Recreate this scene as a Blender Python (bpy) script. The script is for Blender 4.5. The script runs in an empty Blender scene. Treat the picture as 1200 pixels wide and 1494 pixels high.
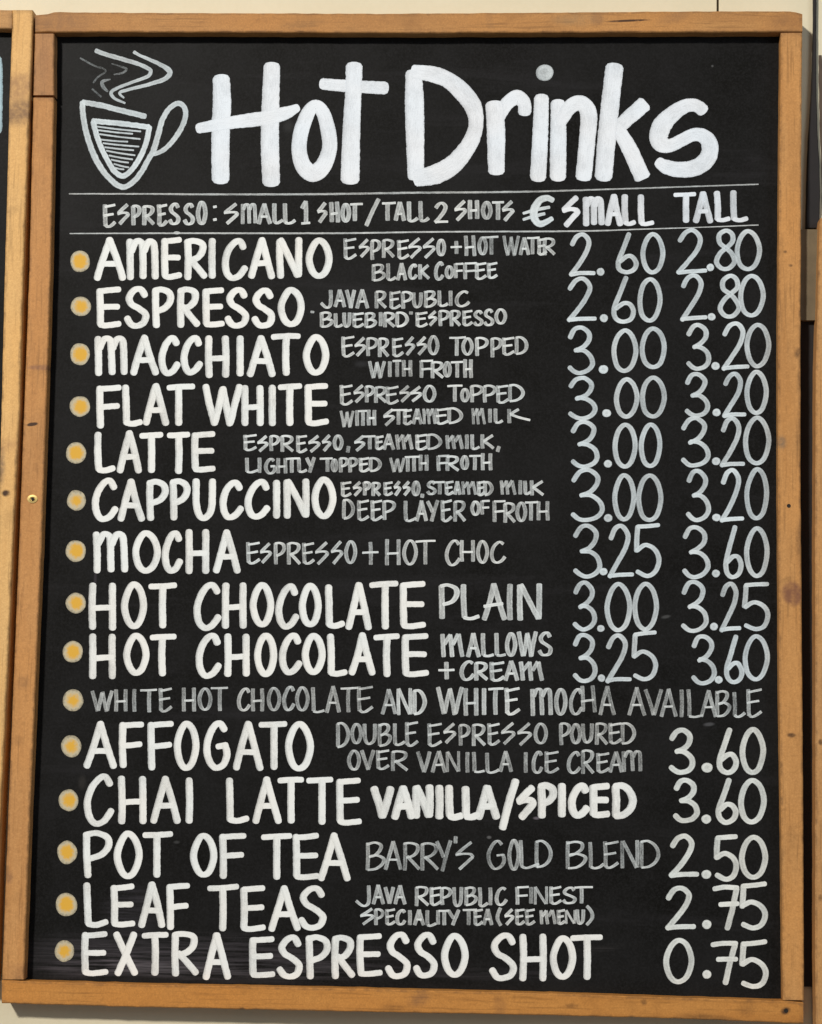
import bpy, math, random
from mathutils import Matrix, Vector, noise as mnoise
random.seed(11)
S = bpy.context.scene
C = S.collection

# ------------------------------------------------------------------ camera
PITCH, YAW, ROLL = 0.09224091, 0.05230243, -0.01562124
CAM = Vector((0.13018701, -2.38926232, -0.23445274))
ca, sa, cb, sb, cc, sc = (math.cos(PITCH), math.sin(PITCH), math.cos(YAW), math.sin(YAW), math.cos(ROLL), math.sin(ROLL))
VIEW = Matrix(((cb, -sb, 0), (sb, cb, 0), (0, 0, 1))) @ Matrix(((1, 0, 0), (0, ca, -sa), (0, sa, ca))) @ Matrix(((cc, 0, sc), (0, 1, 0), (-sc, 0, cc)))
cam_data = bpy.data.cameras.new('camera')
cam = bpy.data.objects.new('camera', cam_data)
C.objects.link(cam)
M = Matrix((VIEW.col[0], VIEW.col[2], -VIEW.col[1])).transposed().to_4x4()
M.translation = CAM
cam.matrix_world = M
cam_data.sensor_fit = 'HORIZONTAL'
cam_data.sensor_width = 36
cam_data.lens = 90
cam_data.clip_end = 100
S.camera = cam

# ------------------------------------------------------------------ light
w = bpy.data.worlds.new('World')
S.world = w
w.use_nodes = True
bg = w.node_tree.nodes['Background']
bg.inputs[0].default_value = (0.95, 0.97, 1.0, 1)
bg.inputs[1].default_value = 0.15


def area(name, loc, target, size, power, color):
    d = bpy.data.lights.new(name, 'AREA')
    d.shape = 'RECTANGLE'
    d.size, d.size_y = size
    d.energy = power
    d.color = color
    o = bpy.data.objects.new(name, d)
    C.objects.link(o)
    o.location = loc
    o.rotation_euler = (Vector(target) - Vector(loc)).to_track_quat('-Z', 'Y').to_euler()
    return o


area('ceiling_lamp', (-3.0, -6.2, 3.6), (0, 0, 0.0), (0.65, 0.5), 520, (1.0, 0.955, 0.88))
area('window_light', (2.6, -2.6, 1.0), (0, 0, 0), (1.4, 1.6), 22, (0.80, 0.90, 1.0))

S.view_settings.view_transform = 'Standard'
S.view_settings.look = 'None'
S.view_settings.exposure = 0
S.view_settings.gamma = 1
S.render.film_transparent = False
S.cycles.filter_width = 1.5
S.cycles.max_bounces = 6

# ------------------------------------------------------------------ measuring: survey of the wall
# A point surveyed in the picture is carried along its sight line to the plane y = Y (metres; the frame's front face is
# y = 0, the slate y = SLATE, the wall y = WALL), which gives its real place there.
F = 3000.0
SLATE, WALL = 0.017, 0.031


def at(px, py, Y=0.0):
    d = VIEW @ Vector(((px - 600) / F, 1.0, (747 - py) / F))
    t = (Y - CAM.y) / d.y
    return CAM + d * t


MM = 0.00081  # metres per surveyed unit near the board

# ------------------------------------------------------------------ materials


class NT:
    def __init__(self, name):
        self.m = bpy.data.materials.new(name)
        self.m.use_nodes = True
        self.t = self.m.node_tree
        self.b = self.t.nodes['Principled BSDF']

    def n(self, kind, **kw):
        o = self.t.nodes.new(kind)
        for k, v in kw.items():
            setattr(o, k, v)
        return o

    def l(self, a, b):
        self.t.links.new(a, b)

    def val(self, sock, v):
        if isinstance(v, (int, float)):
            sock.default_value = v
        elif isinstance(v, (tuple, list)):
            sock.default_value = tuple(v) + ((1,) if len(v) == 3 and len(sock.default_value) == 4 else ())
        else:
            self.l(v, sock)

    def math(self, op, a, b=0.0, clamp=False):
        o = self.n('ShaderNodeMath', operation=op, use_clamp=clamp)
        self.val(o.inputs[0], a)
        self.val(o.inputs[1], b)
        return o.outputs[0]

    def mix(self, f, a, b, blend='MIX'):
        o = self.n('ShaderNodeMix', data_type='RGBA', blend_type=blend)
        self.val(o.inputs[0], f)
        self.val(o.inputs[6], a)
        self.val(o.inputs[7], b)
        return o.outputs[2]

    def noise(self, vec, scale, detail=3, rough=0.55, dist=0.0):
        o = self.n('ShaderNodeTexNoise')
        self.l(vec, o.inputs['Vector'])
        o.inputs['Scale'].default_value = scale
        o.inputs['Detail'].default_value = detail
        o.inputs['Roughness'].default_value = rough
        o.inputs['Distortion'].default_value = dist
        return o.outputs[0]

    def mapping(self, vec, loc=(0, 0, 0), scale=(1, 1, 1), rot=(0, 0, 0)):
        o = self.n('ShaderNodeMapping')
        self.l(vec, o.inputs[0])
        o.inputs[1].default_value = loc
        o.inputs[2].default_value = rot
        o.inputs[3].default_value = scale
        return o.outputs[0]

    def rng(self, v, a, b, c=0.0, d=1.0, smooth=False):
        o = self.n('ShaderNodeMapRange', interpolation_type='SMOOTHSTEP' if smooth else 'LINEAR')
        self.val(o.inputs[0], v)
        for i, x in enumerate((a, b, c, d)):
            o.inputs[i + 1].default_value = x
        return o.outputs[0]

    def spot(self, obj_co, centre, rx, rz, soft=0.5, ang=0.0):
        """1 inside an ellipse in the x-z plane of the object, falling to 0 outside."""
        s = self.n('ShaderNodeVectorMath', operation='SUBTRACT')
        self.l(obj_co, s.inputs[0])
        s.inputs[1].default_value = (centre[0], 0, centre[2])
        v = self.mapping(s.outputs[0], rot=(0, ang, 0))
        v = self.mapping(v, scale=(1 / rx, 0, 1 / rz))
        ln = self.n('ShaderNodeVectorMath', operation='LENGTH')
        self.l(v, ln.inputs[0])
        return self.rng(ln.outputs['Value'], 1 - soft, 1 + soft, 1, 0, smooth=True)

    def bump(self, h, strength, dist):
        o = self.n('ShaderNodeBump')
        o.inputs['Strength'].default_value = strength
        o.inputs['Distance'].default_value = dist
        self.l(h, o.inputs['Height'])
        self.l(o.outputs[0], self.b.inputs['Normal'])


def wood(name, light, dark, axis, stains=(), base=Vector((0, 0, 0)), seed=0.0, rough=0.62):
    t = NT(name)
    co = t.n('ShaderNodeTexCoord').outputs['Object']
    sc = (5, 60, 60) if axis == 'x' else (60, 60, 5)
    g = t.mapping(co, (seed, seed * 1.7, seed * 0.6), sc)
    n1 = t.noise(g, 1.0, 5, 0.6, 0.6)
    sc2 = (1.2, 16, 16) if axis == 'x' else (16, 16, 1.2)
    n2 = t.noise(t.mapping(co, (seed * 3, 0, seed), sc2), 1.0, 3, 0.5, 0.4)
    sc3 = (40, 420, 420) if axis == 'x' else (420, 420, 40)
    n3 = t.noise(t.mapping(co, scale=sc3), 1.0, 3, 0.6)
    f = t.math('ADD', t.math('MULTIPLY', n1, 0.55), t.math('ADD', t.math('MULTIPLY', n2, 0.55), t.math('MULTIPLY', n3, 0.25)))
    f = t.rng(f, 0.50, 0.86)
    col = t.mix(f, light, dark)
    warm = t.noise(t.mapping(co, (seed * 2, 0, 3), (7, 7, 7)), 1.0, 2)
    col = t.mix(t.rng(warm, 0.35, 0.65, 0, 0.5), col, tuple(a * b for a, b in zip(light, (1.06, 0.93, 0.72))))
    grit = t.noise(co, 520, 4, 0.75)
    grit2 = t.noise(co, 190, 3, 0.7)
    col = t.mix(t.rng(grit, 0.40, 0.72, 0, 0.42), col, tuple(x * 0.60 for x in dark))
    col = t.mix(t.rng(grit, 0.28, 0.44, 0.30, 0), col, tuple(min(1, x * 1.25) for x in light))
    col = t.mix(t.rng(grit2, 0.52, 0.74, 0, 0.40), col, tuple(x * 0.72 for x in dark))
    fibre = t.noise(t.mapping(co, (seed, 2, seed), (14, 330, 330) if axis == 'x' else (330, 330, 14)), 1.0, 3, 0.6, 0.3)
    col = t.mix(t.rng(fibre, 0.56, 0.68, 0, 0.45), col, tuple(x * 0.5 for x in dark))
    blot = t.noise(t.mapping(co, (seed, 0, 0)), 22, 3, 0.6)
    col = t.mix(t.rng(blot, 0.58, 0.75, 0, 0.35), col, tuple(x * 0.62 for x in dark))
    for (px, py, rx, ry, amt, c, soft, ang) in stains:
        p = at(px, py) - base
        warp = t.noise(co, 130, 2)
        m = t.spot(co, p, rx * MM, ry * MM, soft, ang)
        m = t.math('MULTIPLY', m, t.rng(warp, 0.25, 0.6, 0.45, 1.0))
        col = t.mix(t.math('MULTIPLY', m, amt * 1.3, True), col, c)
    wear = t.n('ShaderNodeAttribute', attribute_name='worn_edge').outputs['Fac']
    wear = t.math('MULTIPLY', t.rng(wear, 0.25, 1.0, 0, 1), t.rng(t.noise(co, 75, 4, 0.7), 0.42, 0.66, 0.10, 0.65))
    col = t.mix(wear, col, (0.13, 0.065, 0.03))
    t.l(col, t.b.inputs['Base Color'])
    t.b.inputs['Roughness'].default_value = rough
    t.b.inputs['Specular IOR Level'].default_value = 0.3
    t.bump(n1, 0.35, 0.0008)
    return t.m


def plain(name, col, rough=0.7, metal=0.0, var=0.15, scale=60):
    t = NT(name)
    co = t.n('ShaderNodeTexCoord').outputs['Object']
    n = t.noise(co, scale, 4)
    t.l(t.mix(t.rng(n, 0.3, 0.7), tuple(c * (1 - var) for c in col), tuple(min(1, c * (1 + var)) for c in col)), t.b.inputs['Base Color'])
    t.b.inputs['Roughness'].default_value = rough
    t.b.inputs['Metallic'].default_value = metal
    t.bump(n, 0.15, 0.001)
    return t.m


def paint(name, tint, streak, dip, edge_loss, left_thin=0.85):
    """Liquid-chalk marker: coverage of a tinted white over the slate, thinner and streaky along the stroke."""
    t = NT(name)
    at_ = t.n('ShaderNodeAttribute', attribute_name='paint')
    sep = t.n('ShaderNodeSeparateColor')
    t.l(at_.outputs['Color'], sep.inputs[0])
    dens, edge, rnd = sep.outputs
    side = t.rng(at_.outputs['Alpha'], 0.62, 1.0, 1.0, left_thin, True)
    uv = t.n('ShaderNodeUVMap', uv_map='stroke').outputs[0]
    co = t.n('ShaderNodeTexCoord').outputs['Object']
    s1 = t.noise(t.mapping(uv, scale=(90, 900, 1)), 1.0, 3, 0.6)
    s2 = t.noise(t.mapping(uv, scale=(300, 2600, 1)), 1.0, 2, 0.5)
    g = t.noise(co, 620, 3, 0.6)
    big = t.noise(co, 45, 2, 0.5)
    st = t.math('ADD', t.math('MULTIPLY', t.math('SUBTRACT', s1, 0.5), 1.0), t.math('MULTIPLY', t.math('SUBTRACT', s2, 0.5), 0.6))
    st = t.math('ADD', st, t.math('MULTIPLY', t.math('SUBTRACT', g, 0.5), 0.9))
    st = t.math('ADD', st, t.math('MULTIPLY', t.math('SUBTRACT', big, 0.5), 0.8))
    st = t.math('ADD', t.math('MULTIPLY', st, 1.9), t.math('MULTIPLY', t.math('SUBTRACT', rnd, 0.5), 0.30))
    c = t.math('ADD', dens, t.math('MULTIPLY', st, streak))
    c = t.math('MULTIPLY', c, t.math('SUBTRACT', 1.0, t.math('MULTIPLY', t.rng(edge, 0.0, 0.7, 1, 0, True), dip)))
    c = t.math('MULTIPLY', c, t.math('SUBTRACT', 1.0, t.math('MULTIPLY', t.rng(edge, 0.72, 1.0, 0, 1), edge_loss)))
    c = t.math('MULTIPLY', c, side)
    ragged = t.math('ADD', edge, t.math('MULTIPLY', t.math('SUBTRACT', t.noise(co, 900, 2, 0.5), 0.5), 0.9))
    c = t.math('MULTIPLY', c, t.rng(ragged, 0.94, 1.22, 1, 0.15))
    c = t.math('MAXIMUM', t.math('MINIMUM', c, 1.0), 0.03)
    tn = t.mix(t.rng(t.noise(co, 14, 2), 0.35, 0.65), tint, tuple(a * b for a, b in zip(tint, (0.96, 1.0, 1.03))))
    t.l(tn, t.b.inputs['Base Color'])
    t.l(c, t.b.inputs['Alpha'])
    t.b.inputs['Roughness'].default_value = 0.75
    t.b.inputs['Specular IOR Level'].default_value = 0.2
    return t.m


# ------------------------------------------------------------------ objects


def thing(name, label, cat, loc, group=None):
    o = bpy.data.objects.new(name, None)
    o.empty_display_size = 0.05
    C.objects.link(o)
    o.location = loc
    o['label'], o['category'] = label, cat
    if group:
        o['group'] = group
    return o


def mesh(name, verts, faces, mat, parent=None, label=None, kind=None, smooth=False):
    me = bpy.data.meshes.new(name)
    b = Vector(parent_base(parent)) if parent else Vector((0, 0, 0))
    me.from_pydata([tuple(Vector(v) - b) for v in verts], [], faces)
    me.materials.append(mat)
    me.validate()
    me.update()
    if smooth:
        for p in me.polygons:
            p.use_smooth = True
    o = bpy.data.objects.new(name, me)
    C.objects.link(o)
    if parent:
        o.parent = parent
    if label:
        o['label'] = label
    if kind:
        o['kind'] = kind
    return o


def parent_base(p):
    v = Vector((0, 0, 0))
    while p:
        v += p.location
        p = p.parent
    return v


def interp(pts, s, i):
    """value of coordinate 1-i at coordinate i == s along a polyline"""
    pts = sorted(pts, key=lambda q: q[i])
    for a, b in zip(pts, pts[1:]):
        if s <= b[i] or b is pts[-1]:
            k = (s - a[i]) / (b[i] - a[i])
            return a[1 - i] + k * (b[1 - i] - a[1 - i])


def board_bar(name, edge_a, edge_b, s0, s1, axis, mat, parent, y_front=0.0, y_back=0.028, chamfer=0.0011, rough=0.00024, seed=0.0, label=None,
              skew=(0, 0)):
    """A bar between two surveyed edges. axis 'v': edges give x for a y (upright); 'h': edges give y for an x."""
    n = max(3, int(abs(s1 - s0) / 9))
    V, Fc = [], []
    for k in range(n + 1):
        u = k / n
        row = []
        for e, (edge, sk) in enumerate(((edge_a, skew), (edge_b, skew))):
            s = s0 + (s1 - s0) * u
            if axis == 'v':
                p = at(interp(edge, s, 1), s, y_front)
            else:
                p = at(s, interp(edge, s, 0), y_front)
            j = rough * (mnoise.noise(Vector((k * 0.35, e * 7.3, seed))) * 1.6 + mnoise.noise(Vector((k * 1.7, e * 3.1, seed + 5))))
            row.append((p, j))
        (a, ja), (b, jb) = row
        d = (b - a).normalized()
        a = a - d * ja
        b = b + d * jb
        c1 = chamfer * (1 + 0.5 * mnoise.noise(Vector((k * 0.8, 1, seed))))
        c2 = chamfer * (1 + 0.5 * mnoise.noise(Vector((k * 0.8, 9, seed))))
        wd_ = min(0.0042, (b - a).length * 0.3)
        V += [Vector((a.x, y_back, a.z)), Vector((a.x, y_front + c1, a.z)), a + d * c1, a + d * wd_,
              b - d * wd_, b - d * c2, Vector((b.x, y_front + c2, b.z)), Vector((b.x, y_back, b.z))]
    for k in range(n):
        for q in range(7):
            i = k * 8 + q
            Fc.append((i, i + 1, i + 9, i + 8))
        Fc.append((k * 8 + 7, k * 8, k * 8 + 8, k * 8 + 15))
    Fc.append(tuple(range(7, -1, -1)))
    Fc.append(tuple(n * 8 + q for q in range(8)))
    o = mesh(name, V, Fc, mat, parent, label)
    wa = o.data.attributes.new('worn_edge', 'FLOAT', 'POINT')
    wa.data.foreach_set('value', [(0, .8, 1, 0, 0, 1, .8, 0)[i % 8] if 0 < i // 8 < n else 1.0 for i in range(len(V))])
    return o


def box(name, x0, x1, y0, y1, z0, z1, mat, parent=None, label=None, kind=None, bev=0.0):
    V = [(x, y, z) for x in (x0, x1) for y in (y0, y1) for z in (z0, z1)]
    Fc = [(0, 1, 3, 2), (4, 6, 7, 5), (0, 4, 5, 1), (2, 3, 7, 6), (0, 2, 6, 4), (1, 5, 7, 3)]
    o = mesh(name, V, Fc, mat, parent, label, kind)
    if bev:
        m = o.modifiers.new('bevel', 'BEVEL')
        m.width = bev
        m.segments = 2
    return o


# ------------------------------------------------------------------ wall
wall_t = NT('cream_painted_wall')
co = wall_t.n('ShaderNodeTexCoord').outputs['Object']
n = wall_t.noise(co, 5, 3)
n2 = wall_t.noise(co, 130, 3)
wc = wall_t.mix(wall_t.rng(n, 0.3, 0.7), (0.72, 0.64, 0.45), (0.78, 0.70, 0.51))
wc = wall_t.mix(wall_t.rng(n2, 0.35, 0.65, 0, 0.12), wc, (0.62, 0.53, 0.34))
wall_t.l(wc, wall_t.b.inputs['Base Color'])
wall_t.b.inputs['Roughness'].default_value = 0.55
wall_t.bump(n2, 0.12, 0.0008)
xj = at(1048, 8, WALL).x
groove = plain('groove_shadow_gap_filler', (0.10, 0.08, 0.05), 0.9)
wall = box('wall', -1.6, 1.8, WALL + 0.004, WALL + 0.08, -1.5, 1.4, groove, kind='structure')
for a, b, z0_, z1_ in ((-1.6, xj - 0.0013, 0.2, 1.4), (xj + 0.0013, 1.8, 0.2, 1.4), (-1.6, 1.8, -1.5, 0.1975)):
    p = box('wall_panel', a, b, WALL, WALL + 0.0039, z0_, z1_, wall_t.m, wall, bev=0.0008)

# ------------------------------------------------------------------ the hot drinks board
BASE = at(590, 1478, 0.0)
BASE.y = 0.028
board = thing('menu_board', 'large black chalkboard in a pine frame lettered Hot Drinks with prices', 'menu board', BASE)
BB = parent_base(board)

DK = (0.07, 0.03, 0.012)
left_out = [(51.5, 15), (49.5, 100), (42.5, 400), (27.5, 800), (11.5, 1200), (1.5, 1470)]
left_in = [(79, 40), (78.6, 140), (73.6, 400), (67, 600), (60, 800), (43, 1200), (34.5, 1432), (34, 1445)]
right_in = [(1140, 40), (1137.5, 300), (1136, 500), (1136, 700), (1137.7, 1000), (1140.5, 1200), (1142.5, 1400), (1143, 1465)]
right_out = [(1171, 40), (1169.8, 250), (1168.6, 500), (1168.8, 700), (1171.3, 1000), (1172.6, 1200), (1174, 1470)]
top_a = [(51.5, 21.5), (72, 19.5), (79, 17), (250, 18.2), (550, 19.3), (750, 18), (1000, 16), (1060, 15.6), (1158, 16), (1171.5, 19.5)]
top_b = [(51, 47), (130, 46), (300, 46.5), (600, 47.5), (900, 46.5), (1171.5, 46)]
bot_a = [(1, 1430.5), (36, 1432), (200, 1437), (470, 1442), (800, 1450), (1000, 1456.5), (1143, 1461), (1174, 1463)]
bot_b = [(2, 1464), (60, 1466), (200, 1470), (500, 1476), (800, 1482), (1000, 1487), (1173, 1494)]

m_left = wood('pine_left', (0.67, 0.345, 0.125), (0.50, 0.225, 0.07), 'z', [
    (60, 536, 18, 3.5, 0.55, (0.22, 0.10, 0.07), 0.6, 0.0), (47, 619, 8, 2.6, 0.95, DK, 0.3, 0.15),
    (34, 996, 9, 8, 0.35, (0.25, 0.12, 0.05), 0.8, 0), (28, 1080, 6, 5, 0.2, DK, 0.8, 0),
    (13, 1281, 5, 8, 0.5, (0.2, 0.1, 0.06), 0.7, 0), (30, 1420, 14, 10, 0.3, (0.22, 0.1, 0.05), 0.8, 0)], BB, 2.0)
m_right = wood('pine_right', (0.67, 0.345, 0.12), (0.51, 0.235, 0.07), 'z', [
    (1141, 645, 6, 8, 0.6, (0.17, 0.13, 0.09), 0.7, 0), (1157, 866, 14, 17, 0.75, (0.24, 0.10, 0.05), 0.3, 0.3),
    (1164, 515, 4, 7, 0.5, DK, 0.7, 0), (1166, 790, 4, 22, 0.35, DK, 0.8, 0), (1154, 387, 3, 2, 0.6, DK, 0.6, 0), (1146, 367, 2.5, 2, 0.5, DK, 0.6, 0),
    (1155, 1073, 6, 3, 0.75, DK, 0.5, 0), (1150, 845, 8, 3, 0.3, DK, 0.8, 0.4), (1158, 1220, 8, 12, 0.2, DK, 0.9, 0),
    (1166, 560, 3, 16, 0.3, DK, 0.9, 0), (1165, 640, 3, 26, 0.25, DK, 0.9, 0)], BB, 5.0)
m_top = wood('pine_top', (0.58, 0.29, 0.095), (0.42, 0.19, 0.058), 'x', [
    (916, 30, 30, 1.6, 0.9, DK, 0.35, 0.04), (872, 27, 8, 10, 0.4, (0.2, 0.1, 0.05), 0.6, 0), (985, 25, 22, 8, 0.3, (0.25, 0.13, 0.06), 0.7, 0.3),
    (1150, 32, 26, 14, 0.35, (0.22, 0.105, 0.045), 0.7, 0), (840, 28, 30, 9, 0.25, (0.3, 0.22, 0.12), 0.7, 0), (90, 32, 45, 15, 0.35, (0.23, 0.12, 0.06), 0.6, 0),
    (440, 36, 30, 6, 0.3, (0.25, 0.13, 0.05), 0.7, 0.1), (715, 30, 5, 12, 0.3, (0.3, 0.15, 0.06), 0.7, 0.3)], BB, 9.0)
m_bot = wood('pine_bottom', (0.64, 0.29, 0.07), (0.49, 0.20, 0.042), 'x', [
    (1147, 1475, 6, 4.5, 0.9, DK, 0.5, 0.3), (352, 1473, 5, 3, 0.85, DK, 0.5, 0), (612, 1458, 14, 9, 0.4, (0.2, 0.1, 0.05), 0.7, 0.4),
    (1035, 1486, 32, 5, 0.45, DK, 0.7, -0.05), (940, 1462, 4, 4, 0.5, DK, 0.6, 0), (730, 1466, 8, 14, 0.3, (0.25, 0.11, 0.04), 0.7, 0.2),
    (835, 1468, 10, 3, 0.35, DK, 0.7, 0), (1090, 1472, 12, 9, 0.25, DK, 0.8, 0.4), (575, 1470, 14, 4, 0.3, DK, 0.8, 0)], BB, 14.0)
m_block = wood('pine_left_block', (0.56, 0.29, 0.12), (0.42, 0.20, 0.075), 'z', [(65, 90, 7, 30, 0.25, (0.28, 0.13, 0.06), 0.9, 0)], BB, 21.0)

board_bar('stile', left_out, left_in, 48.6, 138.3, 'v', m_block, board, seed=1, label='short upper offcut of the left stile')
board_bar('stile', left_out, left_in, 142, 1429.4, 'v', m_left, board, seed=2)
board_bar('stile', right_in, right_out, 47.6, 1459.6, 'v', m_right, board, seed=3)
board_bar('rail', top_a, top_b, 51.5, 1171.3, 'h', m_top, board, y_front=-0.0006, seed=4, rough=0.00035)
board_bar('rail', bot_a, bot_b, 2.5, 1172.8, 'h', m_bot, board, y_front=-0.0004, seed=5, rough=0.00035)

# slate
slate_t = NT('black_slate_paint')
co = slate_t.n('ShaderNodeTexCoord').outputs['Object']
fine = slate_t.noise(co, 420, 3, 0.7)
mid = slate_t.noise(co, 9, 6, 0.68)
hz = slate_t.noise(slate_t.mapping(co, scale=(9, 1, 220)), 1.0, 4, 0.65, 0.2)
c = slate_t.mix(slate_t.rng(mid, 0.33, 0.67), (0.0068, 0.0064, 0.0056), (0.0150, 0.0146, 0.0145))
c = slate_t.mix(slate_t.rng(fine, 0.42, 0.7, 0, 0.6), c, (0.022, 0.0215, 0.022))
wipe = slate_t.noise(slate_t.mapping(co, scale=(3, 1, 26), rot=(0, 0.12, 0)), 1.0, 5, 0.7, 0.5)
c = slate_t.mix(slate_t.rng(wipe, 0.56, 0.76, 0, 0.35), c, (0.038, 0.036, 0.039))
hm = slate_t.rng(hz, 0.42, 0.75)
for (px, py, rx, ry, amt, cl, soft, ang) in [
        (300, 1398, 240, 30, 0.55, (0.13, 0.115, 0.13), 0.5, 0.0), (150, 1408, 70, 13, 0.75, (0.15, 0.13, 0.145), 0.6, 0.1),
        (190, 1330, 34, 30, 0.40, (0.11, 0.10, 0.12), 0.6, 0), (330, 1416, 190, 9, 0.7, (0.13, 0.12, 0.13), 0.6, 0.01),
        (700, 1421, 120, 7, 0.4, (0.10, 0.09, 0.10), 0.7, 0.0), (875, 1386, 28, 5, 0.3, (0.10, 0.09, 0.09), 0.7, 0.2)]:
    m = slate_t.spot(co, at(px, py, SLATE) - BB, rx * MM, ry * MM, soft, ang)
    m = slate_t.math('MULTIPLY', slate_t.math('MULTIPLY', m, hm), amt)
    c = slate_t.mix(m, c, cl)
for (px, py, rx, ry, amt, cl, soft, ang) in [
        (972, 900, 6, 2.2, 0.9, (0.07, 0.07, 0.07), 0.5, 0.2), (1035, 1057, 7, 2.4, 0.9, (0.08, 0.08, 0.085), 0.5, 0.1),
        (528, 531, 9, 4, 0.35, (0.06, 0.06, 0.065), 0.7, 0), (139, 846, 2, 16, 0.45, (0.07, 0.06, 0.07), 0.6, 0),
        (714, 1222, 3, 2, 0.9, (0.12, 0.12, 0.12), 0.5, 0), (1040, 96, 1.6, 1.6, 0.8, (0.10, 0.10, 0.10), 0.5, 0),
        (783, 1194, 4, 1.8, 0.9, (0.16, 0.14, 0.16), 0.6, 0), (258, 1229, 4, 2, 0.5, (0.08, 0.08, 0.08), 0.6, 0),
        (120, 1142, 5, 9, 0.35, (0.06, 0.055, 0.05), 0.7, 0), (421, 184, 7, 8, 0.35, (0.06, 0.06, 0.06), 0.7, 0)]:
    m = slate_t.spot(co, at(px, py, SLATE) - BB, rx * MM, ry * MM, soft, ang)
    c = slate_t.mix(slate_t.math('MULTIPLY', m, amt), c, cl)
slate_t.l(c, slate_t.b.inputs['Base Color'])
slate_t.b.inputs['Roughness'].default_value = 0.45
slate_t.b.inputs['Specular IOR Level'].default_value = 0.05
slate_t.bump(slate_t.math('ADD', fine, slate_t.math('MULTIPLY', mid, 0.6)), 0.25, 0.0004)
cs = [at(20, 1470, SLATE), at(1160, 1480, SLATE), at(1156, 22, SLATE), at(60, 22, SLATE)]
V = []
x0, x1 = at(45, 700, 0).x, at(1155, 700, 0).x
zt, zb = at(600, 30, 0).z, at(600, 1460, 0).z
box('slate_panel', at(66, 740, 0).x - 0.018, x1, SLATE, SLATE + 0.006, zb, zt, slate_t.m, board)


# screws
def disc(name, px, py, r, mat, parent, y=0.0, depth=0.0008, ring=None, hole=None, n=18, squash=1.0):
    p = at(px, py, y)
    V, Fc = [], []
    radii = [(r, 0.0006), (r, -depth), (r * 0.55, -depth * 1.15), (r * 0.45, -depth * 0.3), (0, -depth * 0.1)]
    for (rr, dy) in radii[:-1]:
        for k in range(n):
            a = 2 * math.pi * k / n
            V.append((p.x + rr * math.cos(a), p.y + dy, p.z + rr * math.sin(a) * squash))
    V.append((p.x, p.y + radii[-1][1], p.z))
    for q in range(3):
        for k in range(n):
            a, b = q * n + k, q * n + (k + 1) % n
            Fc.append((a, b, b + n, a + n))
    for k in range(n):
        Fc.append((3 * n + k, 3 * n + (k + 1) % n, 4 * n))
    return mesh(name, V, Fc, mat, parent, smooth=False)


brass = plain('brass', (0.80, 0.58, 0.22), 0.32, 0.9)
bore = plain('dark_bore', (0.02, 0.014, 0.01), 0.9)
sc_ = disc('screw', 47.5, 728, 7.6 * MM, brass, board, squash=0.8)
disc('screw_recess', 47.5, 728, 2.3 * MM, bore, sc_, y=-0.0010, depth=0.0004)
disc('screw_hole', 1151.5, 738, 2.8 * MM, bore, board, depth=0.0003)
disc('screw_hole', 1147.5, 1475, 3.0 * MM, bore, board, y=-0.0004, depth=0.0003)

# ------------------------------------------------------------------ handwriting
COUNT = [0]


def catmull(p, per=10):
    if len(p) == 2:
        return [p[0], ((p[0][0] + p[1][0]) / 2, (p[0][1] + p[1][1]) / 2) + ((((p[0][2] + p[1][2]) / 2),) if len(p[0]) > 2 else ()), p[1]]
    out = []
    closed = (abs(p[0][0] - p[-1][0]) + abs(p[0][1] - p[-1][1])) < 1e-6
    for i in range(len(p) - 1):
        p0 = p[i - 1] if i else (p[-2] if closed else p[0])
        p3 = p[i + 2] if i + 2 < len(p) else (p[1] if closed else p[-1])
        p1, p2 = p[i], p[i + 1]
        for k in range(per):
            t = k / per
            out.append(tuple(0.5 * (2 * b + (c_ - a) * t + (2 * a - 5 * b + 4 * c_ - d) * t * t + (3 * b - a - 3 * c_ + d) * t ** 3)
                             for a, b, c_, d in zip(p0, p1, p2, p3)))
    out.append(p[-1])
    return out


def resample(p, step):
    L = [0]
    for a, b in zip(p, p[1:]):
        L.append(L[-1] + math.hypot(b[0] - a[0], b[1] - a[1]))
    n = max(2, int(L[-1] / step))
    out, j = [], 0
    for k in range(n + 1):
        s = L[-1] * k / n
        while j < len(L) - 2 and L[j + 1] < s:
            j += 1
        t = (s - L[j]) / max(1e-9, L[j + 1] - L[j])
        out.append(tuple(a + (b - a) * t for a, b in zip(p[j], p[j + 1])))
    return out, L[-1]


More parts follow.
